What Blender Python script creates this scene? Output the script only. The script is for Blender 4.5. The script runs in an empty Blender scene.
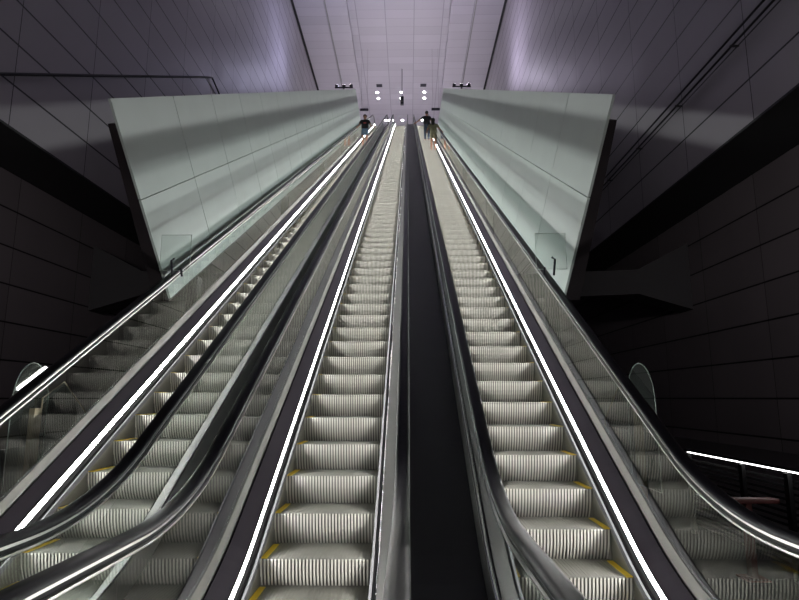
import bpy, bmesh, math, random
from mathutils import Vector, Matrix
random.seed(5)
PI = math.pi
sc = bpy.context.scene
COL = sc.collection

# ------------------------------------------------------------------ materials
def newmat(name):
    m = bpy.data.materials.new(name); m.use_nodes = True
    nt = m.node_tree
    for n in list(nt.nodes):
        nt.nodes.remove(n)
    out = nt.nodes.new('ShaderNodeOutputMaterial')
    return m, nt, out

def pbr(name, col, rough=.5, metal=0., noise=0., nscale=6., bump=0., bscale=80., coat=0., rnoise=0., stretch=(1, 1, 1), spec=.5):
    m, nt, out = newmat(name)
    b = nt.nodes.new('ShaderNodeBsdfPrincipled')
    b.inputs['Base Color'].default_value = (*col, 1)
    b.inputs['Roughness'].default_value = rough
    b.inputs['Metallic'].default_value = metal
    b.inputs['Coat Weight'].default_value = coat
    b.inputs['Specular IOR Level'].default_value = spec
    b.inputs['Coat Roughness'].default_value = .08
    nt.links.new(b.outputs[0], out.inputs[0])
    tc = nt.nodes.new('ShaderNodeTexCoord')
    mp = nt.nodes.new('ShaderNodeMapping'); mp.inputs['Scale'].default_value = stretch
    nt.links.new(tc.outputs['Object'], mp.inputs[0])
    if noise or rnoise:
        n = nt.nodes.new('ShaderNodeTexNoise'); n.inputs['Scale'].default_value = nscale
        n.inputs['Detail'].default_value = 5
        nt.links.new(mp.outputs[0], n.inputs['Vector'])
        if noise:
            r = nt.nodes.new('ShaderNodeMapRange')
            r.inputs['To Min'].default_value = 1 - noise; r.inputs['To Max'].default_value = 1 + noise
            nt.links.new(n.outputs[0], r.inputs[0])
            vm = nt.nodes.new('ShaderNodeVectorMath'); vm.operation = 'SCALE'
            vm.inputs[0].default_value = col
            nt.links.new(r.outputs[0], vm.inputs['Scale'])
            nt.links.new(vm.outputs[0], b.inputs['Base Color'])
        if rnoise:
            r = nt.nodes.new('ShaderNodeMapRange')
            r.inputs['To Min'].default_value = max(.02, rough - rnoise); r.inputs['To Max'].default_value = rough + rnoise
            nt.links.new(n.outputs[0], r.inputs[0])
            nt.links.new(r.outputs[0], b.inputs['Roughness'])
    if bump:
        n = nt.nodes.new('ShaderNodeTexNoise'); n.inputs['Scale'].default_value = bscale
        nt.links.new(mp.outputs[0], n.inputs['Vector'])
        bp = nt.nodes.new('ShaderNodeBump'); bp.inputs['Strength'].default_value = bump
        bp.inputs['Distance'].default_value = .01
        nt.links.new(n.outputs[0], bp.inputs['Height'])
        nt.links.new(bp.outputs[0], b.inputs['Normal'])
    return m

def emit(name, col, s):
    m, nt, out = newmat(name)
    e = nt.nodes.new('ShaderNodeEmission')
    e.inputs[0].default_value = (*col, 1); e.inputs[1].default_value = s
    nt.links.new(e.outputs[0], out.inputs[0])
    return m

def clear_glass(name, tint=(.93, .96, .95), ior=1.5, rough=.0, boost=1.0, haze=0.):
    m, nt, out = newmat(name)
    t = nt.nodes.new('ShaderNodeBsdfTransparent'); t.inputs[0].default_value = (*tint, 1)
    g = nt.nodes.new('ShaderNodeBsdfGlossy'); g.inputs['Roughness'].default_value = rough
    g.inputs[0].default_value = (.95, .97, .96, 1)
    f = nt.nodes.new('ShaderNodeFresnel'); f.inputs[0].default_value = ior
    # reflection of both faces of the pane, 2F/(1+F), counted once on the face the ray enters by
    ge = nt.nodes.new('ShaderNodeNewGeometry')
    def ma(op, a, b):
        n = nt.nodes.new('ShaderNodeMath'); n.operation = op
        for i, q in enumerate((a, b)):
            if isinstance(q, (int, float)): n.inputs[i].default_value = q
            else: nt.links.new(q, n.inputs[i])
        return n.outputs[0]
    fac = ma('DIVIDE', ma('MULTIPLY', f.outputs[0], 2.0), ma('ADD', f.outputs[0], 1.0))
    fac = ma('MULTIPLY', fac, ma('SUBTRACT', 1.0, ge.outputs['Backfacing']))
    mx = nt.nodes.new('ShaderNodeMixShader')
    nt.links.new(fac, mx.inputs[0]); nt.links.new(t.outputs[0], mx.inputs[1]); nt.links.new(g.outputs[0], mx.inputs[2])
    if haze:
        d = nt.nodes.new('ShaderNodeBsdfDiffuse'); d.inputs[0].default_value = (.6, .65, .62, 1)
        m2 = nt.nodes.new('ShaderNodeMixShader'); m2.inputs[0].default_value = haze
        nt.links.new(mx.outputs[0], m2.inputs[1]); nt.links.new(d.outputs[0], m2.inputs[2])
        mx = m2
    nt.links.new(mx.outputs[0], out.inputs[0])
    return m

def panel_mat(name, col, axes, phases, sizes, width, jcol, rough=.45, metal=.3, vary=.05, blotch=.12, bscale=.35):
    """flat cladding panels: joints are thin dark gaps on a regular grid in metres; each panel slightly different"""
    m, nt, out = newmat(name)
    L = nt.links
    b = nt.nodes.new('ShaderNodeBsdfPrincipled')
    b.inputs['Metallic'].default_value = metal
    tc = nt.nodes.new('ShaderNodeTexCoord')
    sp = nt.nodes.new('ShaderNodeSeparateXYZ'); L.new(tc.outputs['Object'], sp.inputs[0])
    masks = []; ids = []
    for ax, ph, sz, wd in zip(axes, phases, sizes, width):
        s = nt.nodes.new('ShaderNodeMath'); s.operation = 'SUBTRACT'; s.inputs[1].default_value = ph
        L.new(sp.outputs['XYZ'.index(ax)], s.inputs[0])
        d = nt.nodes.new('ShaderNodeMath'); d.operation = 'DIVIDE'; d.inputs[1].default_value = sz
        L.new(s.outputs[0], d.inputs[0])
        fl = nt.nodes.new('ShaderNodeMath'); fl.operation = 'FLOOR'; L.new(d.outputs[0], fl.inputs[0]); ids.append(fl)
        fr = nt.nodes.new('ShaderNodeMath'); fr.operation = 'FRACT'; L.new(d.outputs[0], fr.inputs[0])
        lt = nt.nodes.new('ShaderNodeMath'); lt.operation = 'LESS_THAN'; lt.inputs[1].default_value = wd / sz
        L.new(fr.outputs[0], lt.inputs[0]); masks.append(lt)
    mx = nt.nodes.new('ShaderNodeMath'); mx.operation = 'MAXIMUM'
    L.new(masks[0].outputs[0], mx.inputs[0]); L.new(masks[1].outputs[0], mx.inputs[1])
    cb = nt.nodes.new('ShaderNodeCombineXYZ'); L.new(ids[0].outputs[0], cb.inputs[0]); L.new(ids[1].outputs[0], cb.inputs[1])
    wn = nt.nodes.new('ShaderNodeTexWhiteNoise'); L.new(cb.outputs[0], wn.inputs['Vector'])
    no = nt.nodes.new('ShaderNodeTexNoise'); no.inputs['Scale'].default_value = bscale; no.inputs['Detail'].default_value = 3
    L.new(tc.outputs['Object'], no.inputs['Vector'])
    r1 = nt.nodes.new('ShaderNodeMapRange'); r1.inputs['To Min'].default_value = 1 - vary; r1.inputs['To Max'].default_value = 1 + vary
    L.new(wn.outputs[0], r1.inputs[0])
    r2 = nt.nodes.new('ShaderNodeMapRange'); r2.inputs['To Min'].default_value = 1 - blotch; r2.inputs['To Max'].default_value = 1 + blotch
    L.new(no.outputs[0], r2.inputs[0])
    mu = nt.nodes.new('ShaderNodeMath'); mu.operation = 'MULTIPLY'; L.new(r1.outputs[0], mu.inputs[0]); L.new(r2.outputs[0], mu.inputs[1])
    vm = nt.nodes.new('ShaderNodeVectorMath'); vm.operation = 'SCALE'; vm.inputs[0].default_value = col
    L.new(mu.outputs[0], vm.inputs['Scale'])
    mc = nt.nodes.new('ShaderNodeMix'); mc.data_type = 'RGBA'
    L.new(mx.outputs[0], mc.inputs['Factor']); L.new(vm.outputs[0], mc.inputs['A']); mc.inputs['B'].default_value = (*jcol, 1)
    L.new(mc.outputs['Result'], b.inputs['Base Color'])
    rr = nt.nodes.new('ShaderNodeMapRange'); rr.inputs['To Min'].default_value = rough - .1; rr.inputs['To Max'].default_value = rough + .1
    L.new(no.outputs[0], rr.inputs[0]); L.new(rr.outputs[0], b.inputs['Roughness'])
    L.new(b.outputs[0], out.inputs[0])
    return m

M = {}
M['step'] = pbr('step_aluminium', (.50, .495, .44), .5, .15, noise=.10, nscale=9)
M['tread'] = pbr('tread_aluminium', (.17, .168, .145), .6, .2, noise=.15, nscale=12)
M['skirt'] = pbr('skirt_metal', (.075, .074, .058), .5, .3, noise=.2, nscale=3)
M['groove'] = pbr('groove_shade', (.13, .128, .115), .6, .2)  # shade between the riser ribs, put into a darker colour
M['beigesteel'] = pbr('dull_steel', (.16, .145, .12), .6, .3, noise=.15, nscale=5)
M['yellow'] = pbr('yellow_marking', (.75, .52, .02), .5)
M['steel'] = pbr('brushed_steel', (.30, .30, .285), .42, .85, noise=.12, nscale=5, rnoise=.08)
M['clamp'] = pbr('clamp_steel', (.18, .18, .165), .5, .5, noise=.2, nscale=7)
M['chrome'] = pbr('polished_steel', (.50, .50, .48), .30, 1.)
M['brush'] = pbr('brush_bristles', (.09, .092, .095), .9, 0, spec=.05, noise=.5, nscale=160)
M['deck'] = pbr('dark_deck', (.075, .066, .080), .38, .3, noise=.15, nscale=5, rnoise=.08)
M['outer'] = pbr('satin_trim', (.62, .62, .60), .5, .1, noise=.15, nscale=4)
M['bead'] = pbr('bright_bead', (.75, .75, .73), .25, .8)
M['cover'] = pbr('cover_panel', (.075, .071, .078), .5, .1, noise=.12, nscale=3)
M['gap'] = pbr('black_gap', (.006, .006, .006), .8)
M['rubber'] = pbr('handrail_rubber', (.008, .008, .010), .38, 0, noise=.2, nscale=15, spec=.25)
M['glass'] = clear_glass('balustrade_glass')
M['led'] = emit('led_strip', (1.0, .98, .96), 45)
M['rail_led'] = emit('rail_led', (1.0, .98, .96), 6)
M['channel'] = pbr('light_channel', (.03, .03, .031), .7, 0, spec=.2)
M['trim'] = pbr('grooved_trim', (.014, .014, .015), .8, 0, spec=.03)
M['truss'] = pbr('dark_truss', (.012, .011, .012), .6)
M['parapet'] = pbr('parapet_enamel', (.53, .575, .56), .48, 0., noise=.10, nscale=1.2, coat=.0, rnoise=.1, spec=.35)
M['core'] = pbr('parapet_core', (.030, .022, .026), .5, .3)
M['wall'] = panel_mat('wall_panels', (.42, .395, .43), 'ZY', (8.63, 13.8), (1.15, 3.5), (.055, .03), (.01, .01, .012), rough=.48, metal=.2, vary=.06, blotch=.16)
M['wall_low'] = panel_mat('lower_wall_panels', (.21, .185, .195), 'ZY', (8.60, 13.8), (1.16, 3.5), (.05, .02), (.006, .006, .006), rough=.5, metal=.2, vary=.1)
M['ceiling'] = panel_mat('ceiling_panels', (.46, .44, .48), 'YX', (.4, -2.13), (1.25, 2.7), (.03, .07), (.30, .29, .32), rough=.42, metal=.3, vary=.05, blotch=.05)
M['black'] = pbr('soffit_black', (.006, .006, .007), .7)
M['floor'] = pbr('dark_floor', (.05, .048, .05), .35, 0, noise=.2, nscale=2)
M['floor_up'] = pbr('landing_floor', (.55, .53, .55), .6, 0, noise=.1, nscale=2)
M['iron'] = pbr('dark_iron', (.03, .03, .032), .5, .5)
M['red'] = pbr('red_paint', (.17, .05, .045), .5)
M['beige'] = pbr('beige_post', (.42, .34, .24), .5)
M['screen'] = clear_glass('screen_glass', (.86, .90, .88), 1.55, .02, haze=.02)
M['acryl'] = clear_glass('guard_acrylic', (.95, .97, .96), 1.5, .02, haze=.04)
M['edge'] = pbr('glass_edge', (.45, .50, .47), .3)
M['fixture'] = pbr('fixture_dark', (.03, .03, .04), .5, .3)
M['lamp'] = emit('lamp_lens', (1, .96, 1), 26)
M['skin'] = pbr('skin', (.33, .17, .11), .55)
M['hair'] = pbr('hair', (.012, .010, .010), .55)
M['tee'] = pbr('black_cloth', (.012, .012, .016), .85)
M['print'] = pbr('red_print', (.35, .05, .06), .8)
M['denim'] = pbr('blue_denim', (.10, .17, .25), .85, noise=.2, nscale=20)
M['darkjean'] = pbr('dark_denim', (.035, .05, .075), .85, noise=.2, nscale=20)
M['olive'] = pbr('olive_cloth', (.20, .19, .12), .85, noise=.15, nscale=12)
M['shoe'] = pbr('dark_shoe', (.02, .02, .022), .6)
M['white'] = pbr('white_shoe', (.6, .6, .6), .6)

# ------------------------------------------------------------------ helpers
def link(o, parent=None):
    COL.objects.link(o)
    if parent: o.parent = parent
    return o

def mesh_obj(name, verts, faces, mat, parent=None, smooth=False, loc=None):
    me = bpy.data.meshes.new(name)
    me.from_pydata([tuple(v) for v in verts], [], faces)
    bm = bmesh.new(); bm.from_mesh(me)
    bmesh.ops.recalc_face_normals(bm, faces=bm.faces); bm.to_mesh(me); bm.free()
    me.materials.append(mat)
    if smooth:
        for p in me.polygons: p.use_smooth = True
    o = bpy.data.objects.new(name, me)
    if loc is not None: o.location = loc
    return link(o, parent)

def tag(o, label=None, cat=None, group=None, kind=None):
    if label: o['label'] = label
    if cat: o['category'] = cat
    if group: o['group'] = group
    if kind: o['kind'] = kind
    return o

def empty(name, loc=(0, 0, 0), rz=0):
    o = bpy.data.objects.new(name, None); o.location = loc; o.rotation_euler = (0, 0, rz); o.empty_display_size = .1
    return link(o)

class MB:
    def __init__(s): s.v = []; s.f = []
    def box(s, x0, x1, y0, y1, z0, z1):
        n = len(s.v)
        s.v += [(x, y, z) for x in (x0, x1) for y in (y0, y1) for z in (z0, z1)]
        s.f += [tuple(n + i for i in q) for q in ((0, 1, 3, 2), (4, 6, 7, 5), (0, 4, 5, 1), (2, 3, 7, 6), (0, 2, 6, 4), (1, 5, 7, 3))]
        return s
    def prism(s, poly, a0, a1, axis='X'):
        """poly: 2D points; axis X -> (y,z), Y -> (x,z), Z -> (x,y)"""
        n = len(s.v); k = len(poly)
        for a in (a0, a1):
            for p in poly:
                s.v.append({'X': (a, p[0], p[1]), 'Y': (p[0], a, p[1]), 'Z': (p[0], p[1], a)}[axis])
        s.f.append(tuple(n + i for i in range(k))); s.f.append(tuple(n + k + i for i in reversed(range(k))))
        for i in range(k):
            j = (i + 1) % k; s.f.append((n + i, n + k + i, n + k + j, n + j))
        return s
    def tube(s, pts, r, seg=10, caps=True):
        n0 = len(s.v); pts = [Vector(p) for p in pts]
        up = None
        for i, p in enumerate(pts):
            d = (pts[min(i + 1, len(pts) - 1)] - pts[max(i - 1, 0)]).normalized()
            a = Vector((1, 0, 0)) if abs(d.x) < .9 else Vector((0, 0, 1))
            u = d.cross(a).normalized(); w = d.cross(u).normalized()
            if up is not None and u.dot(up) < 0: u, w = -u, -w
            up = u
            rr = r[i] if isinstance(r, (list, tuple)) else r
            for k in range(seg):
                t = 2 * PI * k / seg
                s.v.append(tuple(p + rr * (math.cos(t) * u + math.sin(t) * w)))
        for i in range(len(pts) - 1):
            for k in range(seg):
                a = n0 + i * seg + k; b = n0 + i * seg + (k + 1) % seg
                s.f.append((a, b, b + seg, a + seg))
        if caps:
            s.f.append(tuple(n0 + k for k in range(seg)))
            s.f.append(tuple(n0 + (len(pts) - 1) * seg + k for k in reversed(range(seg))))
        return s
    def sphere(s, c, rx, ry, rz, u=16, v=10):
        n = len(s.v)
        for i in range(1, v):
            t = PI * i / v
            for k in range(u):
                p = 2 * PI * k / u
                s.v.append((c[0] + rx * math.sin(t) * math.cos(p), c[1] + ry * math.sin(t) * math.sin(p), c[2] + rz * math.cos(t)))
        a = len(s.v); s.v += [(c[0], c[1], c[2] + rz), (c[0], c[1], c[2] - rz)]
        for i in range(v - 2):
            for k in range(u):
                s.f.append((n + i * u + k, n + i * u + (k + 1) % u, n + (i + 1) * u + (k + 1) % u, n + (i + 1) * u + k))
        for k in range(u):
            s.f.append((a, n + (k + 1) % u, n + k)); s.f.append((a + 1, n + (v - 2) * u + k, n + (v - 2) * u + (k + 1) % u))
        return s
    def build(s, name, mat, parent=None, smooth=False, loc=None):
        return mesh_obj(name, s.v, s.f, mat, parent, smooth, loc)

def xform(mb, mat4, start=0):
    for i in range(start, len(mb.v)):
        mb.v[i] = tuple(mat4 @ Vector(mb.v[i]))

def bevel(o, w=.01, seg=2):
    bm = bmesh.new(); bm.from_mesh(o.data)
    bmesh.ops.bevel(bm, geom=list(bm.edges), offset=w, segments=seg, affect='EDGES', profile=.5)
    bm.to_mesh(o.data); bm.free()
    return o

# ------------------------------------------------------------------ the escalator run (metres; floor z = 0)
TAN = math.tan(math.radians(30)); ZOFF = -1.915; ZT = 25.2
FZ = .16
R1 = 3.15; YA = 2.75                                   # lower transition: centre (YA, R1)
R2 = 5.0; YI = (ZT - ZOFF) / TAN; YB = YI + R2 * math.tan(math.radians(15))   # upper transition: centre (YB, ZT-R2)
Y0, Y1 = .62, 51.0

def path(step=2.0, ya=Y0, yb=Y1):
    """nosing line: list of (y, z, ny, nz)"""
    P = []
    if ya < YA: P.append((ya, FZ, 0, 1))
    for i in range(13):
        a = math.radians(30) * i / 12
        P.append((YA + R1 * math.sin(a), FZ + R1 - R1 * math.cos(a), -math.sin(a), math.cos(a)))
    y, z = P[-1][:2]
    ye = YB - R2 * .5; n = max(1, int((ye - y) / (step * .866)))
    for i in range(1, n):
        yy = y + (ye - y) * i / n; P.append((yy, yy * TAN + ZOFF, -.5, math.cos(math.radians(30))))
    for i in range(13):
        a = math.radians(30) * (1 - i / 12)
        P.append((YB - R2 * math.sin(a), ZT - R2 + R2 * math.cos(a), -math.sin(a), math.cos(a)))
    P.append((yb, ZT, 0, 1))
    return P
PATH = path()

def nose_z(y):
    if y < YA: return FZ
    if y < YA + R1 * .5: return FZ + R1 - math.sqrt(R1 * R1 - (y - YA) ** 2)
    if y < YB - R2 * .5: return y * TAN + ZOFF
    if y < YB: return ZT - R2 + math.sqrt(R2 * R2 - (y - YB) ** 2)
    return ZT

def along(d, h):
    """point at distance d along the incline as seen from the foot of the camera's perpendicular (y, z)"""
    y = d * math.cos(math.radians(30)) + 3.113 * .5
    z = d * .5 - 3.113 * math.cos(math.radians(30)) + 1.68
    return (y - .5 * h, z + .866 * h)

def sweep(name, prof, mat, parent=None, closed=True, smooth=False, P=None, x0=0.):
    P = P or PATH
    v = []; f = []; k = len(prof)
    for (y, z, ny, nz) in P:
        for (x, h) in prof: v.append((x0 + x, y + ny * h, z + nz * h))
    for i in range(len(P) - 1):
        for j in range(k if closed else k - 1):
            a = i * k + j; b = i * k + (j + 1) % k
            f.append((a, b, b + k, a + k))
    if closed:
        f.append(tuple(range(k))); f.append(tuple(reversed([(len(P) - 1) * k + j for j in range(k)])))
    return mesh_obj(name, v, f, mat, parent, smooth)

def mir(prof, s): return [(s * x, h) for x, h in prof]

def resample(P, pitch):
    """cumulative arc length -> evenly spaced samples"""
    L = [0]
    for a, b in zip(P, P[1:]): L.append(L[-1] + math.hypot(b[0] - a[0], b[1] - a[1]))
    out = []; s = 0
    while s < L[-1]:
        out.append(s); s += pitch
    out.append(L[-1])
    def at(s):
        for i in range(len(P) - 1):
            if s <= L[i + 1] + 1e-9:
                t = (s - L[i]) / (L[i + 1] - L[i]); a, b = P[i], P[i + 1]
                return tuple(a[q] + (b[q] - a[q]) * t for q in range(4))
        return P[-1]
    return out, at

# ------------------------------------------------------------------ step
SW = .40; NR = 32
def ribbed(path2, w=SW, n=NR, depth=.010, duty=.5):
    """ribbed surface: path2 = [(y,z,ny,nz)] swept over x with ribs"""
    xs = []; p = 2 * w / n
    for i in range(n):
        x = -w + i * p
        xs += [(x, 0), (x + p * duty, 0), (x + p * duty + .0015, -depth), (x + p - .0015, -depth)]
    xs.append((w, 0))
    v = []; f = []
    for (y, z, ny, nz) in path2:
        for x, dh in xs: v.append((x, y + ny * dh, z + nz * dh))
    k = len(xs)
    for i in range(len(path2) - 1):
        for j in range(k - 1):
            f.append((i * k + j, i * k + j + 1, (i + 1) * k + j + 1, (i + 1) * k + j))
    return v, f

def step_mesh():
    ris = []
    pts = [(.085, -.250), (.052, -.20), (.028, -.15), (.012, -.10), (.003, -.05), (0, -.018), (-.004, -.014), (-.004, -.001)]
    for i, p in enumerate(pts):
        a = pts[max(i - 1, 0)]; b = pts[min(i + 1, len(pts) - 1)]
        dy, dz = b[0] - a[0], b[1] - a[1]; l = math.hypot(dy, dz)
        ris.append((p[0], p[1], -dz / l, dy / l))
    v, f = ribbed(ris, depth=.012, duty=.52)
    n = len(v)
    tr = [(-.003, 0, 0, 1), (.05, 0, 0, 1), (.46, 0, 0, 1)]
    v2, f2 = ribbed(tr, n=NR, depth=.003, duty=.55)
    v += v2; f += [tuple(n + q for q in t) for t in f2]
    mb = MB(); mb.v = v; mb.f = f
    mb.box(-SW, -SW + .004, .02, .45, -.25, -.002); mb.box(SW - .004, SW, .02, .45, -.25, -.002)   # side cheeks
    mb.box(-SW + .004, SW - .004, .46, .465, -.20, -.008)
    me = bpy.data.meshes.new('step'); me.from_pydata(mb.v, [], mb.f)
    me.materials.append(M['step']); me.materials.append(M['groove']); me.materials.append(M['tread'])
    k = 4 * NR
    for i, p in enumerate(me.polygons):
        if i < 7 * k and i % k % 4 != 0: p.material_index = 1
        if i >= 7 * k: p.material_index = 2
    return me
STEP = step_mesh()
def yel(s):
    mb = MB(); mb.box(min(s * .355, s * .399), max(s * .355, s * .399), .004, .40, 0.0005, .004)
    me = bpy.data.meshes.new('yellow_marking'); me.from_pydata(mb.v, [], mb.f); me.materials.append(M['yellow']); return me
YEL = {-1: yel(-1), 1: yel(1)}

# ------------------------------------------------------------------ escalator
def newel(P, h, r, end):
    """handrail centre line with half-round returns at the ends"""
    pts = [(y + ny * h, z + nz * h) for (y, z, ny, nz) in P]
    y, z = pts[0]
    low = [(y - r * math.sin(a), z - r + r * math.cos(a)) for a in [PI * i / 12 for i in range(12, 0, -1)]]
    y, z = pts[-1]
    up = [(y + r * math.sin(a), z - r + r * math.cos(a)) for a in [PI * i / 12 for i in range(1, 13)]]
    return [(pts[0][0] + .5, pts[0][1] - 2 * r)] + low + pts + up + [(pts[-1][0] - .5, pts[-1][1] - 2 * r)]

def path_sweep(name, line, prof, mat, parent, smooth=False):
    P = []
    for i, p in enumerate(line):
        a = line[max(i - 1, 0)]; b = line[min(i + 1, len(line) - 1)]
        dy, dz = b[0] - a[0], b[1] - a[1]; l = math.hypot(dy, dz)
        P.append((p[0], p[1], -dz / l, dy / l))
    return sweep(name, prof, mat, parent, True, smooth, P)

HRP = [(-.042, -.012), (-.045, 0), (-.040, .012), (-.022, .020), (.022, .020), (.040, .012), (.045, 0), (.042, -.012), (.026, -.016), (-.026, -.016)]
PIECES, AT = resample(PATH, 2.0)

def make_escalator(wide):
    root = empty('escalator')
    for s in (-1, 1):
        sweep('skirt_panel', mir([(.403, -.30), (.409, -.30), (.409, .003), (.403, .003)], s), M['skirt'], root)
        sweep('skirt_brush', mir([(.388, .020), (.4025, .004), (.4085, .056), (.391, .060)], s), M['brush'], root)
        sweep('inner_trim', mir([(.4095, .0), (.4095, .040), (.415, .046), (.420, .040), (.424, .050), (.436, .053), (.436, .0)], s), M['trim'], root)
        sweep('light_strip', mir([(.4424, .105), (.4445, .150)], s), M['led'], root, closed=False)
        sweep('strip_housing', mir([(.4434, .1055), (.4455, .1525), (.4452, .158), (.4472, .158), (.4470, .1055)], s), M['channel'], root)
        sweep('light_channel', mir([(.4375, .054), (.4422, .1045), (.4440, .1045), (.4405, .054)], s), M['channel'], root)
        sweep('inner_deck', mir([(.4475, .1525), (.565, .212), (.565, .19), (.4475, .10)], s), M['deck'] if s == wide else M['gap'], root)
        if s != wide: sweep('steel_strip', mir([(.4480, .1535), (.562, .2115), (.562, .2135), (.4480, .1560)], s), M['steel'], root)
        sweep('deck_seal', mir([(.5655, .10), (.5655, .198), (.5795, .198), (.5795, .10)], s), M['gap'], root)
        sweep('glass_clamp', mir([(.580, .12), (.580, .205), (.586, .225), (.600, .290), (.612, .292), (.619, .28), (.619, .12)], s), M['clamp'] if s == wide else M['outer'], root)
        line = newel(PATH, .905, .27, 0)
        path_sweep('handrail', line, [(s * .61 + x, h) for x, h in HRP], M['rubber'], root, True)
        ln2 = newel(PATH, .882, .25, 0)[1:-1]
        for e in (-1, 1):
            path_sweep('guide_rail', ln2, [(s * .61 + e * x, h) for x, h in ((.025, -.044), (.034, -.047), (.036, -.042), (.036, -.034), (.026, -.029))], M['chrome'], root)
            path_sweep('guide_rail', ln2, [(s * .61 + e * x, h) for x, h in ((.026, -.008), (.029, -.008), (.029, .006), (.026, .006))], M['chrome'], root)
        path_sweep('guide_channel', ln2, [(s * .61 + x, h) for x, h in ((-.024, -.042), (.024, -.042), (.026, .004), (-.026, .004))], M['gap'], root)
        # glass panes with narrow butt joints
        for a, b in zip(PIECES, PIECES[1:]):
            if b - a < .3: continue
            n = 9 if (b < 6.2 or a > PIECES[-1] - 7) else 1
            Q = [AT(a + .006 + (b - a - .012) * i / n) for i in range(n + 1)]
            gp = sweep('glass_panel', [(s * .603, .293), (s * .6065, .293), (s * .6065, .836), (s * .603, .836)], M['glass'], root, P=Q)
        # rounded newel glass at both ends
        for ye, zz, sg in ((Y0, FZ, -1), (Y1, ZT, 1)):
            mb = MB(); poly = []
            c = (ye, zz + .635)
            for i in range(13):
                t = PI / 2 - PI * i / 12; poly.append((c[0] + sg * .235 * math.cos(t), c[1] + .235 * math.sin(t)))
            mb.prism(poly, s * .603, s * .6065, 'X'); mb.build('newel_glass', M['glass'], root)
        sweep('outer_trim', mir([(.6195, .10), (.6195, .29), (.623, .29), (.6265, .121), (.6265, .10)], s), M['outer'], root)
        sweep('glass_bead', mir([(.6125, .2925), (.6175, .2915), (.6175, .300), (.6125, .301)], s), M['bead'], root)
        sweep('outer_cladding', mir([(.615, -1.1), (.615, .099), (.626, .099), (.626, -1.1)], s), M['truss'], root)
    Pt = [p for p in PATH]
    sweep('truss', [(-.612, -1.1), (.612, -1.1), (.612, -.62), (-.612, -.62)], M['truss'], root, P=Pt)
    # floor plates and combs
    for (a, b, z, e) in ((-.45, 1.28, FZ + .004, 1.28), (49.9, 51.6, ZT + .004, 49.9)):
        mb = MB().box(-.62, .62, a, b, z - .02, z); fp = mb.build('floor_plate', M['steel'], root)
        cb = MB()
        for i in range(40):
            x = -.39 + i * .02
            if e == b: cb.box(x, x + .01, e + .001, e + .07, z, z + .008)
            else: cb.box(x, x + .01, e - .07, e - .001, z, z + .008)
        cb.build('comb', M['yellow'], root)
    return root

YFIRST = 4.29 - .4 * 7            # nosing phase read off the photograph
def add_steps(root, sides, phase=0.):
    ys = []; i = 0
    while YFIRST + phase + .4 * i < 49.9:
        ys.append(YFIRST + phase + .4 * i); i += 1
    near = [y for y in ys if y > 3.2]
    part = near[:100]; rest = [y for y in ys if y < 3.2] + near[100:]
    for n, y in enumerate(part):
        st = bpy.data.objects.new('step', STEP); st.location = (0, y, nose_z(y)); link(st, root)
        if n < 30:
            for s in sides:
                ye = bpy.data.objects.new('yellow_marking', YEL[s]); link(ye, st)
    v = []; f = []
    vs = [tuple(q.co) for q in STEP.vertices]; fs = [tuple(p.vertices) for p in STEP.polygons]
    for y in rest:
        n = len(v); z = nose_z(y)
        v += [(a, b + y, c + z) for a, b, c in vs]; f += [tuple(n + q for q in t) for t in fs]
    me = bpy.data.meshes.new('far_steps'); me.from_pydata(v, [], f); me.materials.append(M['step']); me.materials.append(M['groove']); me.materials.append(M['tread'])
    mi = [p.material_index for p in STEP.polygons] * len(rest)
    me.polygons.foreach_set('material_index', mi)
    o = bpy.data.objects.new('step', me); link(o, root); o['kind'] = 'stuff'

CB, CC, CD = -2.385, -.649, 1.110
esc = make_escalator(-1)
esc.location = (CC, 0, 0)
tag(esc, 'middle one of the three long escalators, its steps empty all the way up', 'escalator')
kids = list(esc.children)
def copy_esc(x, label):
    r = esc.copy(); COL.objects.link(r); r.location = (x, 0, 0); r['label'] = label
    for c in kids:
        d = c.copy(); COL.objects.link(d); d.parent = r
    return r
e_l = copy_esc(CB, 'leftmost long escalator, carrying the person in blue shorts facing the camera')
e_r = make_escalator(1); e_r.location = (CD, 0, 0)
tag(e_r, cat='escalator', label='rightmost long escalator, carrying two people near the top, behind the dark centre strip')
add_steps(esc, (-1,)); add_steps(e_l, (-1,), .04); add_steps(e_r, (-1, 1), -.14)

# dark decks between neighbouring escalators
def gap_deck(x0, x1, label):
    o = sweep('deck_panel', [(x0, .10), (x0, .12), (x1, .12), (x1, .10)], M['cover'])
    tag(o, label, 'cover panel')
    return o
gap_deck(CC + .628, CD - .628, 'wide dark cover strip running up between the middle and rightmost escalators')
gap_deck(CB + .628, CC - .628, 'dark cover strip between the leftmost and middle escalators, seen through glass')

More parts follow.
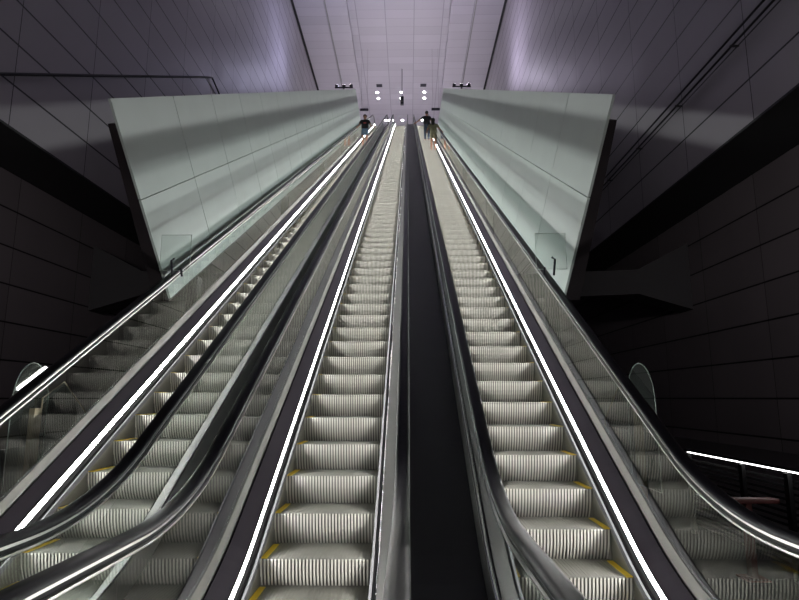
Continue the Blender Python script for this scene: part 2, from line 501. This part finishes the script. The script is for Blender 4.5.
# ------------------------------------------------------------------ tall parapets
def parapet(s, xb, label):
    """s = side; xb = x of the face at h=.95"""
    root = empty('parapet_wall', (xb, 8, 0))
    def X(h): return s * (h - .95) * .138
    D0, D1 = 6.92, 40.0; rows = [(.58, 1.845), (1.857, 3.015)]
    def P(d, h, off=0.):
        y, z = along(d, h); return (X(h) + s * off, y - 8, z)
    d = D0; seams = [D0, 8.80]
    while seams[-1] + 1.73 < D1 - .4: seams.append(seams[-1] + 1.73)
    seams.append(D1)
    for (h0, h1) in rows:
        for a, b in zip(seams, seams[1:]):
            v = []
            for off in (0, .03):
                v += [P(a + .008, h0, off), P(b - .008, h0, off), P(b - .008, h1, off), P(a + .008, h1, off)]
            mesh_obj('cladding_panel', v, [(0, 1, 2, 3), (7, 6, 5, 4), (0, 4, 5, 1), (1, 5, 6, 2), (2, 6, 7, 3), (3, 7, 4, 0)], M['parapet'], root)
    v = []
    for dd in (D0 + .01, D1 - .02):
        v += [P(dd, .54, .032), P(dd, 2.74, .032), P(dd, 2.74, .12), P(dd, .54, .22)]
    mesh_obj('core', v, [(0, 1, 2, 3), (7, 6, 5, 4), (0, 4, 5, 1), (1, 5, 6, 2), (2, 6, 7, 3), (3, 7, 4, 0)], M['core'], root)
    # carrying posts down to the floor, out of sight under the slope
    for dd in (8.2, 15, 22, 29, 36):
        y, z = along(dd, .55)
        mb = MB(); x = s * .14 + X(.5)
        mb.box(x - .08, x + .08, y - 8 - .1, y - 8 + .1, 0, z - .1); mb.build('support_post', M['core'], root)
    tag(root, label, 'parapet')
    return root
parapet(-1, -3.12, 'tall leaning pale panelled parapet on the left, beside the leftmost escalator')
parapet(1, 2.03, 'tall leaning pale panelled parapet on the right, beside the rightmost escalator')

# ------------------------------------------------------------------ hall
XC = -.78; W = 9.6; WL = 11.6; YN, YF = -9., 82.; ZS = 8.63; ZC = 37.1
def struct(name, mb, mat):
    o = mb.build(name, mat); tag(o, kind='structure'); return o
struct('wall_left', MB().box(XC - W - .4, XC - W, YN, YF, ZS, ZC), M['wall'])
struct('wall_right', MB().box(XC + W, XC + W + .4, YN, YF, ZS, ZC), M['wall'])
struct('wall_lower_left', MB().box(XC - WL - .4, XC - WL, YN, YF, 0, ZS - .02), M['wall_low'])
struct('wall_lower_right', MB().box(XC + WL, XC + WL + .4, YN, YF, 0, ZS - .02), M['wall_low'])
struct('soffit_left', MB().box(XC - WL - .4, XC - W + .0, YN, YF, ZS - .018, ZS - .001), M['black'])
struct('soffit_right', MB().box(XC + W, XC + WL + .4, YN, YF, ZS - .018, ZS - .001), M['black'])
struct('wall_back', MB().box(XC - WL, XC + WL, YN - .4, YN, 0, ZC), M['wall_low'])
struct('wall_far', MB().box(XC - WL, XC + WL, YF, YF + .4, 0, ZC), M['wall'])
struct('floor', MB().box(XC - WL - .4, XC + WL + .4, YN, YF, -.3, FZ - .022), M['floor'])
struct('floor_upper', MB().box(XC - W, XC + W, 51.7, YF, ZT - 1, ZT - .02), M['floor_up'])
# ceiling: flanks and a slightly recessed centre band
HB = 4.7
cl = MB(); cl.box(XC - W, XC - HB, YN, YF, ZC - .6, ZC + .3); cl.box(XC + HB, XC + W, YN, YF, ZC - .6, ZC + .3); cl.box(XC - HB, XC + HB, YN, YF, ZC, ZC + .3)
struct('ceiling', cl, M['ceiling'])
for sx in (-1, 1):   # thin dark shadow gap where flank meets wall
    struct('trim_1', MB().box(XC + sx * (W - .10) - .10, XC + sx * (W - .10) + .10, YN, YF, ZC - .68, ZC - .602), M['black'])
for x in (XC - 6.6, XC + 6.9):
    o = MB().tube([(x, YN + .2, ZC - .7), (x, YF - .2, ZC - .7)], .05, 8).build('ceiling_pipe', M['steel'])
    tag(o, ('thin pipe running along the ceiling left of the centre band' if x < 0 else 'thin pipe running along the ceiling right of the centre band'), 'pipe')

# side ledges carrying the floodlights beside the top of the parapets
for s in (-1, 1):
    struct('ledge_left' if s < 0 else 'ledge_right', MB().box(min(XC + s * W, XC + s * 3.1), max(XC + s * W, XC + s * 3.1), 42.5, 51.69, 21.2, 21.6), M['wall'])

# dark haunched beams joining the lower walls to the escalators' underside
def beam(s, label):
    xw = XC + s * WL; xi = XC + s * 3.6
    poly = [(xw, 5.0), (xw, 7.6), (xw - s * 2.0, 6.55), (xi, 6.35), (xi, 5.35), (xw - s * 2.0, 5.6)]
    mb = MB().prism([(x - xw, z) for x, z in poly], -.55, .55, 'Y')
    o = mb.build('support_beam', M['truss'], loc=(xw - s * .01, 22.3, 0)); tag(o, label, 'beam', kind='structure')
beam(-1, ''); beam(1, '')

# ------------------------------------------------------------------ wall pipes
YL = 13.4
mb = MB(); xw = XC - W + .12
pts = [(xw, 10.5, 8.1 + 1.68 - .59 * 2.9 + .08), (xw, 27.6, 18.25), (xw, 29.2, 17.9), (xw, 31.5, 17.9)]
o = mb.tube(pts, .045, 8).build('wall_pipe', M['iron']); tag(o, 'dark pipe climbing the left upper wall parallel to the escalators', 'pipe')
pr = empty('wall_pipe', (XC + W - .14, 6, 0)); tag(pr, 'paired dark pipes on brackets running level along the right upper wall', 'pipe')
for dz in (0, .26):
    MB().tube([(0, 0, 10.98 + dz), (0, 42, 10.98 + dz)], .032, 8).build('pipe', M['iron'], pr)
for y in (5.0, 8.1, 11.3, 14.5, 17.7, 21, 24, 27, 30):
    MB().box(-.10, .13, y - .03, y + .03, 10.90, 10.94).build('bracket', M['iron'], pr)

# ------------------------------------------------------------------ right-hand railing with light, bench
rl = empty('side_railing', (3.3, 1, 0)); tag(rl, 'dark slatted railing with glowing top strip at lower right', 'railing')
yy = [0, 2.1, 4.25, 6.07]
for a, b in zip(yy, yy[1:]):
    MB().box(-.012, .012, a + .02, b - .02, 1.046, 1.060).build('light_strip', M['rail_led'], rl)
MB().box(-.03, .03, 0, 6.1, 1.062, 1.085).build('top_rail', M['iron'], rl)
for y in [.03, .75, 1.45, 2.15, 2.85, 3.55, 4.25, 4.95, 6.05]:
    MB().box(-.02, .02, y - .03, y + .03, FZ - .022, 1.034).build('post', M['iron'], rl)
for k in range(14):
    MB().box(.022, .032, 0, 6.08, .24 + k * .055, .262 + k * .055).build('slat', M['iron'], rl)
bn = empty('perch_bar', (3.04, 5.35, FZ - .022)); tag(bn, 'dull red T-shaped perch bar standing before the dark slatted railing', 'perch bar')
bevel(MB().box(-.20, .20, -.06, .06, .63, .67).build('top_bar', M['red'], bn), .01)
MB().box(-.09, -.04, -.04, .04, 0, .63).build('leg', M['red'], bn); MB().box(-.16, .03, -.10, .10, 0, .015).build('foot', M['red'], bn)

# ------------------------------------------------------------------ rounded glass screens outside the outer handrails
def screen(x, y0, y1, yp, label, glint=False):
    yc = (y0 + y1) / 2
    r = empty('glass_screen', (x, yc, FZ - .022)); w = (y1 - y0) / 2; tag(r, label, 'screen')
    poly = [(-w, .75), (w, .75)]
    n = 14
    for i in range(n + 1):
        t = PI * i / n; poly.append((w * math.cos(t), 1.50 + .36 * math.sin(t)))
    MB().prism(poly, -.006, .006, 'X').build('round_pane', M['screen'], r)
    MB().tube([(0, a, b) for a, b in poly] + [(0, *poly[0])], .004, 6).build('edge_trim', M['edge'], r)
    p = yp - yc
    if glint:
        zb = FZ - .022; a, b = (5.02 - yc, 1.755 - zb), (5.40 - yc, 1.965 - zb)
        MB().prism([(a[0], a[1] - .010), b, (b[0] - .03, b[1] + .008), (a[0] - .005, a[1] + .018)], .008, .016, 'X').build('light_strip', M['rail_led'], r)  # glowing strip stands in for a reflection of the escalator LED
    q = [(p, .12), (p, 1.54), (p + .32, 1.70), (p + .86, 1.31), (p + .86, .12)]
    MB().prism(q, .03, .042, 'X').build('lower_pane', M['screen'], r)
    MB().tube([(.036, a, b) for a, b in q] + [(.036, *q[0])], .007, 6).build('edge_trim', M['beige'], r)
    MB().box(.01, .06, p - .13, p - .03, 0, 1.45).build('post', M['beige'], r)
    for z in (.62, 1.2):
        MB().box(.02, .05, p - .03, p + .04, z, z + .03).build('clip', M['steel'], r)
screen(-3.42, 4.98, 5.48, 5.34, 'rounded glass screen with LED reflection made as glowing strip outside the leftmost handrail', True)
screen(2.14, 5.10, 5.74, 5.68, 'rounded glass screen on beige post outside the rightmost handrail')

# head guards where the parapets begin
def guard(x, s, label):
    y = 7.0; zr = y * TAN + ZOFF
    r = empty('head_guard', (x, y, zr + 1.03)); tag(r, label, 'guard plate')
    w = .19
    MB().box(-w, w, -.004, .004, .10, .56).build('plate', M['acryl'], r)
    MB().tube([(-w, 0, .10), (-w, 0, .56), (w, 0, .56), (w, 0, .10), (-w, 0, .10)], .004, 6).build('edge_trim', M['edge'], r)
    MB().tube([(s * .02, -.01, .02), (s * .04, -.02, .22), (s * .0, -.02, .25)], .014, 8).build('clamp', M['fixture'], r)
    MB().tube([(-s * .1, -.01, .02), (-s * .09, -.02, .12)], .014, 8).build('clamp', M['fixture'], r)
guard(-2.93, -1, 'clear acrylic guard plate above the leftmost handrail at the parapet end')
guard(1.78, 1, 'clear acrylic guard plate above the rightmost handrail at the parapet end')

# ------------------------------------------------------------------ ceiling fittings over the upper landing
def at_ceiling(px, py, Vc):
    el = math.atan((300 - py) / 575) + math.radians(9.67)
    Y = Vc / math.tan(el); zc = Vc * .168 + Y * .986
    return ((px - 408.5) / 575 * zc, Y)
ZL = ZC - .0; VC = ZL - 1.68
where = [('front row, left', 378, 92), ('front row, centre', 402, 92), ('front row, right', 425, 92),
         ('middle row, left', 379, 98), ('middle row, centre', 402, 98), ('middle row, right', 425, 98),
         ('lowest row, left', 390, 120), ('lowest row, centre', 403, 120), ('lowest row, right', 423, 120)]
cols = {'left': 'on the left', 'centre': 'in the middle', 'right': 'on the right'}
rows_ = {'front row': 'uppermost row', 'middle row': 'second row', 'lowest row': 'lowest row just above the escalator tops'}
for nm, px, py in where:
    x, y = at_ceiling(px, py, VC); a, b = nm.split(', ')
    r = empty('ceiling_light', (x, y, ZL)); tag(r, 'round ceiling light ' + cols[b] + ' of the ' + rows_[a], 'ceiling light', 'ceiling lights above the upper landing')
    MB().tube([(0, 0, -.001), (0, 0, -.03)], .20, 24).build('housing', M['clamp'], r)
    MB().tube([(0, 0, -.031), (0, 0, -.05)], .165, 24).build('lens', M['lamp'], r)
for px, nm in ((380, 'left'), (424, 'right')):
    x, y = at_ceiling(px, 85.3, VC)
    r = empty('ceiling_vent', (x, y, ZL)); tag(r, 'small dark ceiling vent on the %s above the rows of lights' % nm, 'vent', 'ceiling vents')
    fr = MB(); fr.box(-.34, .34, -.3, -.2, -.04, -.001); fr.box(-.34, .34, .2, .3, -.04, -.001); fr.box(-.34, -.27, -.2, .2, -.04, -.001); fr.box(.27, .34, -.2, .2, -.04, -.001)
    fr.build('frame', M['fixture'], r)
    MB().box(-.27, .27, -.2, .2, -.02, -.001).build('grille', M['fixture'], r)
x, y = at_ceiling(402.8, 69, VC)
r = empty('hanging_camera', (x, y, ZL)); tag(r, 'small dark housing hanging on a rod amid the ceiling lights', 'camera')
MB().tube([(0, 0, -.001), (0, 0, -3.3)], .04, 8).build('rod', M['fixture'], r)
bevel(MB().box(-.18, .18, -.2, .2, -4.2, -3.3).build('housing', M['fixture'], r), .03)
MB().tube([(0, -.21, -3.9), (0, -.26, -3.9)], .09, 12).build('lens', M['clamp'], r)
# flat dark hanging signs flanking the landing
for px, nm in ((364.5, 'left, behind the head of the person in shorts'), (436.5, 'right, above the rightmost escalator')):
    Ys = 54.; zc = 25.8 * .168 + Ys * .986
    el = math.atan((300 - 109.5) / 575) + math.radians(9.67)
    zz = Ys * math.tan(el) + 1.68; x = (px - 408.5) / 575 * zc
    r = empty('hanging_sign', (x, Ys, ZL)); tag(r, 'flat dark hanging sign on the ' + nm, 'sign')
    MB().box(-.42, .42, -.05, .05, zz - .12 - ZL, zz + .12 - ZL).build('board', M['fixture'], r)
    for sx in (-.3, .3): MB().tube([(sx, 0, zz + .12 - ZL), (sx, 0, -.001)], .008, 6).build('rod', M['clamp'], r)

# floodlight clusters on posts
def flood(x, y, label, n=3):
    r = empty('floodlight_stand', (x, y, 21.6)); tag(r, label, 'floodlight')
    MB().tube([(0, 0, 0), (0, 0, 5.25)], .05, 8).build('post', M['fixture'], r)
    MB().box(-.75, .75, -.04, .04, 5.20, 5.28).build('crossbar', M['fixture'], r)
    for k in range(n):
        xx = -.6 + 1.2 * k / (n - 1)
        h = bevel(MB().box(xx - .13, xx + .13, -.13, .13, 5.30, 5.46).build('lamp_head', M['fixture'], r), .02)
        MB().box(xx - .10, xx + .10, -.10, .10, 5.455, 5.47).build('lens', M['lamp'], h)
flood(-5.25, 43.6, 'cluster of dark floodlights above the far end of the left parapet')
flood(4.4, 43.6, 'cluster of dark floodlights above the far end of the right parapet')

# glass guard on the landing
r = empty('landing_railing', (-2.0 + .45, 51.9, ZT - .02)); tag(r, 'slanted steel and glass railing end at the top between left escalators', 'railing')
MB().tube([(0, 0, 0), (0, 0, 1.15), (-.62, -.1, .15)], .028, 8).build('rail', M['steel'], r)
MB().prism([(0, .1), (0, 1.1), (-.56, .15)], .02, .03, 'Y').build('pane', M['acryl'], r)

# ------------------------------------------------------------------ people
def skin_body(name, J, E, mat, parent, sub=1):
    me = bpy.data.meshes.new(name)
    keys = list(J); idx = {k: i for i, k in enumerate(keys)}
    me.from_pydata([J[k][0] for k in keys], [(idx[a], idx[b]) for a, b in E], [])
    o = bpy.data.objects.new(name + '_tmp', me); COL.objects.link(o)
    o.modifiers.new('s', 'SKIN'); ss = o.modifiers.new('u', 'SUBSURF'); ss.levels = sub; ss.render_levels = sub
    for k in keys:
        sv = me.skin_vertices[0].data[idx[k]]
        rr = J[k][1]; sv.radius = (rr, rr) if not isinstance(rr, tuple) else rr
        sv.use_root = (k == keys[0])
    dg = bpy.context.evaluated_depsgraph_get(); dg.update()
    m2 = bpy.data.meshes.new_from_object(o.evaluated_get(dg))
    bpy.data.objects.remove(o)
    m2.materials.clear(); m2.materials.append(mat)
    for p in m2.polygons: p.use_smooth = True
    b = bpy.data.objects.new(name, m2)
    return link(b, parent)

def lerp(a, b, t): return tuple(a[i] + (b[i] - a[i]) * t for i in range(3))

def person(loc, rz, H, J, label, clothes):
    """J in units of body height, facing -Y, origin between the feet"""
    r = empty('person', loc, rz); tag(r, label, 'person')
    P = {k: tuple(c * H for c in v) for k, v in J.items()}
    B = {'pelvis': (P['pelvis'], (.088 * H, .06 * H)), 'waist': (P['waist'], (.072 * H, .052 * H)), 'chest': (P['chest'], (.088 * H, .058 * H)),
         'neckb': (P['neckb'], .034 * H), 'neck': (P['neck'], .032 * H), 'jaw': (lerp(P['neck'], P['head'], .45), (.038 * H, .046 * H)),
         'head': (P['head'], (.046 * H, .056 * H)), 'crown': (tuple(P['head'][i] + (0, 0, .042 * H)[i] for i in range(3)), (.036 * H, .044 * H))}
    E = [('pelvis', 'waist'), ('waist', 'chest'), ('chest', 'neckb'), ('neckb', 'neck'), ('neck', 'jaw'), ('jaw', 'head'), ('head', 'crown')]
    fwd = P['face'] if 'face' in P else (0, -H, 0)
    fl = math.hypot(fwd[0], fwd[1]) or 1; fx, fy = fwd[0] / fl, fwd[1] / fl
    hd = P['head']
    B['nose'] = ((hd[0] + fx * .064 * H, hd[1] + fy * .064 * H, hd[2] - .012 * H), .007 * H); E.append(('head', 'nose'))
    for s, q in ((-1, 'l'), (1, 'r')):
        B['ear' + q] = ((hd[0] + s * .048 * H, hd[1], hd[2] - .006 * H), .010 * H); E.append(('head', 'ear' + q))
        B['sho' + q] = (P['sho' + q], .036 * H); B['elb' + q] = (P['elb' + q], .024 * H); B['wri' + q] = (P['wri' + q], .016 * H)
        w = Vector(P['wri' + q]); d = (w - Vector(P['elb' + q])).normalized()
        side = d.cross(Vector((0, 1, .2))).normalized()
        palm = w + d * .035 * H
        B['palm' + q] = (tuple(palm), (.022 * H, .011 * H))
        E += [('chest', 'sho' + q), ('sho' + q, 'elb' + q), ('elb' + q, 'wri' + q), ('wri' + q, 'palm' + q)]
        for k, (o_, l_) in enumerate(((-.018, .040), (-.006, .046), (.006, .043), (.018, .034))):
            b0 = palm + side * o_ * H + d * .015 * H; b1 = b0 + d * l_ * .6 * H + Vector((0, 0, -.006 * H)); b2 = b1 + (d * .5 + Vector((0, 0, -.6))).normalized() * l_ * .5 * H
            for nme, pp, rr in (('a', b0, .0052), ('b', b1, .0048), ('c', b2, .0040)):
                B[f'f{q}{k}{nme}'] = (tuple(pp), rr * H)
            E += [('palm' + q, f'f{q}{k}a'), (f'f{q}{k}a', f'f{q}{k}b'), (f'f{q}{k}b', f'f{q}{k}c')]
        t0 = w + d * .012 * H - side * s * .018 * H; t1 = t0 + (d - side * s * .8).normalized() * .028 * H
        B['t' + q + 'a'] = (tuple(t0), .007 * H); B['t' + q + 'b'] = (tuple(t1), .0055 * H)
        E += [('wri' + q, 't' + q + 'a'), ('t' + q + 'a', 't' + q + 'b')]
        B['hip' + q] = (P['hip' + q], .054 * H); B['kne' + q] = (P['kne' + q], .034 * H); B['calf' + q] = (lerp(P['kne' + q], P['ank' + q], .35), .033 * H)
        B['ank' + q] = (P['ank' + q], .020 * H); a = P['ank' + q]
        B['toe' + q] = ((a[0] + fx * .085 * H, a[1] + fy * .085 * H, a[2] - .022 * H), (.022 * H, .012 * H))
        E += [('pelvis', 'hip' + q), ('hip' + q, 'kne' + q), ('kne' + q, 'calf' + q), ('calf' + q, 'ank' + q), ('ank' + q, 'toe' + q)]
    skin_body('body', B, E, M['skin'], r, 2)
    def G(keys, edges, sc_, name, mat):
        JJ = {}
        for k in keys:
            if isinstance(k, tuple):
                a, b, t, rr = k; JJ[a + b] = (lerp(P[a], P[b], t), tuple(v * H for v in rr) if isinstance(rr, tuple) else rr * H)
            else:
                p, rr = B[k]; JJ[k] = (p, tuple(v * sc_ for v in rr) if isinstance(rr, tuple) else rr * sc_)
        return skin_body(name, JJ, edges, mat, r, 2)
    # shirt
    if clothes['top']:
        G(['chest', ('waist', 'pelvis', 1.15, (.112, .084)), 'neckb', 'shol', 'shor', ('shol', 'elbl', .72, .036), ('shor', 'elbr', .72, .036)],
          [('chest', 'waistpelvis'), ('chest', 'neckb'), ('chest', 'shol'), ('chest', 'shor'), ('shol', 'sholelbl'), ('shor', 'shorelbr')], 1.22, 'shirt', clothes['top'])
    t = clothes['leg']
    G(['pelvis', ('pelvis', 'waist', .9, (.088, .064)), 'hipl', 'hipr', ('hipl', 'knel', t, clothes['legr']), ('hipr', 'kner', t, clothes['legr'])],
      [('pelvis', 'pelviswaist'), ('pelvis', 'hipl'), ('pelvis', 'hipr'), ('hipl', 'hiplknel'), ('hipr', 'hiprkner')], 1.12, clothes['legname'], clothes['bottom'])
    if clothes.get('long'):
        for q in 'lr':
            skin_body('trouser_leg', {'a': (P['hip' + q], .06 * H), 'b': (P['kne' + q], .043 * H), 'c': (lerp(P['kne' + q], P['ank' + q], .92), .034 * H)}, [('a', 'b'), ('b', 'c')], clothes['bottom'], r, 2)
    for q in 'lr':
        a = P['ank' + q]
        skin_body('shoe', {'a': ((a[0] - fx * .012 * H, a[1] - fy * .012 * H, a[2] - .018 * H), (.026 * H, .020 * H)), 'b': ((a[0] + fx * .09 * H, a[1] + fy * .09 * H, a[2] - .024 * H), (.026 * H, .015 * H))}, [('a', 'b')], clothes['shoe'], r, 2)
    # hair
    c = hd
    mb = MB().sphere((c[0] - fx * .016 * H, c[1] - fy * .016 * H, c[2] + .020 * H), .057 * H, .062 * H, .058 * H)
    if clothes.get('hairlong'):
        mb.sphere((c[0] - fx * .040 * H, c[1] - fy * .040 * H, c[2] - .05 * H), .050 * H, .030 * H, .10 * H)
    mb.build('hair', M['hair'], r, True)
    for s in (-1, 1):
        px, py = -fy * s * .019 * H, fx * s * .019 * H
        MB().sphere((c[0] + fx * .052 * H + px, c[1] + fy * .052 * H + py, c[2] + .004 * H), .007 * H, .006 * H, .005 * H, 8, 6).build('eye', M['fixture'], r, True)
    MB().sphere((c[0] + fx * .055 * H, c[1] + fy * .055 * H, c[2] - .035 * H), .015 * H, .006 * H, .004 * H, 8, 6).build('mouth', M['red'], r, True)
    if clothes.get('print'):
        ch = P['chest']
        MB().sphere((ch[0], ch[1] - .066 * H, ch[2] - .01 * H), .05 * H, .012 * H, .02 * H, 12, 6).build('shirt_print', M['print'], r, True)
    return r

def base(**k):
    J = dict(pelvis=(0, 0, .52), waist=(0, 0, .60), chest=(0, 0, .72), neckb=(0, .005, .815), neck=(0, 0, .85), head=(0, -.008, .925), face=(0, -1, 0),
             shol=(-.105, 0, .80), elbl=(-.135, .02, .63), wril=(-.14, -.05, .50), shor=(.105, 0, .80), elbr=(.135, .02, .63), wrir=(.14, -.05, .50),
             hipl=(-.05, 0, .49), knel=(-.055, -.01, .28), ankl=(-.055, .01, .035), hipr=(.05, 0, .49), kner=(.055, -.01, .28), ankr=(.055, .01, .035))
    J.update(k); return J

def step_at(y, ph):
    n = math.floor((y - YFIRST - ph) / .4); yn = YFIRST + ph + .4 * n
    return yn + .2, nose_z(yn) + .004

y, z = step_at(30.9, .04)
person((CB - .09, y, z), 0, 2.0, base(elbl=(-.165, -.01, .66), wril=(-.20, -.07, .60), elbr=(.165, -.01, .66), wrir=(.24, -.10, .58)),
       'person in black shirt and blue shorts facing down the leftmost escalator, dark hair',
       dict(top=M['tee'], bottom=M['denim'], leg=.72, legr=.056, legname='shorts', shoe=M['white'], print=True))
y, z = step_at(34.0, -.14)
person((CD + .08, y, z), 0, 2.02, base(face=(0, 1, 0), elbl=(-.23, .0, .70), wril=(-.335, -.04, .61), elbr=(.15, -.01, .65), wrir=(.16, -.05, .53)),
       'person in black shirt and dark jeans reaching to the handrail, back to camera',
       dict(top=M['tee'], bottom=M['darkjean'], leg=.9, legr=.048, legname='trousers', long=True, shoe=M['shoe']))
y, z = step_at(28.8, -.14)
person((CD + .24, y, z), 0, 1.86, base(face=(.2, 1, 0), elbl=(-.17, .03, .66), wril=(-.19, -.07, .56), elbr=(.17, .0, .70), wrir=(.235, -.05, .60)),
       'person with long dark hair in olive dress, bare legs, back to camera',
       dict(top=M['olive'], bottom=M['olive'], leg=.62, legr=.066, legname='skirt', hairlong=True, shoe=M['white']))

# ------------------------------------------------------------------ lights
def area(name, loc, rot, sx, sy, power, col=(1, 1, 1), spread=PI):
    l = bpy.data.lights.new(name, 'AREA'); l.shape = 'RECTANGLE'; l.size = sx; l.size_y = sy; l.energy = power; l.color = col; l.spread = spread
    o = bpy.data.objects.new(name, l); o.location = loc; o.rotation_euler = rot; COL.objects.link(o); return o
for x, c in ((-5.25, (.66, .66, 1.0)), (4.4, (.84, .76, 1.0))):
    o = area('floodlight_beam', (x, 43.8, 27.3), (0, 0, 0), 1.4, .3, 420 if x < 0 else 480, c, 3.1)
    o.rotation_euler = Vector((.42 if x > 0 else -.42, -.55, .72)).to_track_quat('-Z', 'Y').to_euler()
for x in (-3.6, -.8, 2.0):
    area('landing_light', (x, 63.2, ZL - .3), (0, 0, 0), .5, .5, 1100, (.97, .94, 1), 1.95)
# added dim fill behind the camera, not real lamps, to lift the lower walls
for sx in (-1, 1):
    area('lower_wall_fill', (XC + sx * 6, -6., 4.5), (math.radians(97), 0, -sx * .44), 4, .6, 190, (1, .93, .96), .95)

w = bpy.data.worlds.new('w'); sc.world = w; w.use_nodes = True
w.node_tree.nodes['Background'].inputs[0].default_value = (.5, .48, .6, 1)
w.node_tree.nodes['Background'].inputs[1].default_value = .0

# ------------------------------------------------------------------ camera
cam = bpy.data.cameras.new('cam'); co = bpy.data.objects.new('camera', cam); COL.objects.link(co)
cam.sensor_width = 36; cam.lens = 36 * 575 / 799; cam.clip_start = .05; cam.clip_end = 300
co.location = (0, 0, 1.68)
yaw = math.atan(9 / 575)
co.rotation_euler = (math.radians(90 + 9.67), 0, yaw)
sc.camera = co
sc.view_settings.view_transform = 'Standard'; sc.view_settings.look = 'None'; sc.view_settings.gamma = 1
sc.view_settings.exposure = 0; sc.view_settings.use_curve_mapping = False
cy = sc.cycles
cy.use_denoising = True; cy.max_bounces = 10; cy.glossy_bounces = 6; cy.transparent_max_bounces = 24
cy.sample_clamp_indirect = 6; cy.use_light_tree = True; cy.caustics_reflective = False
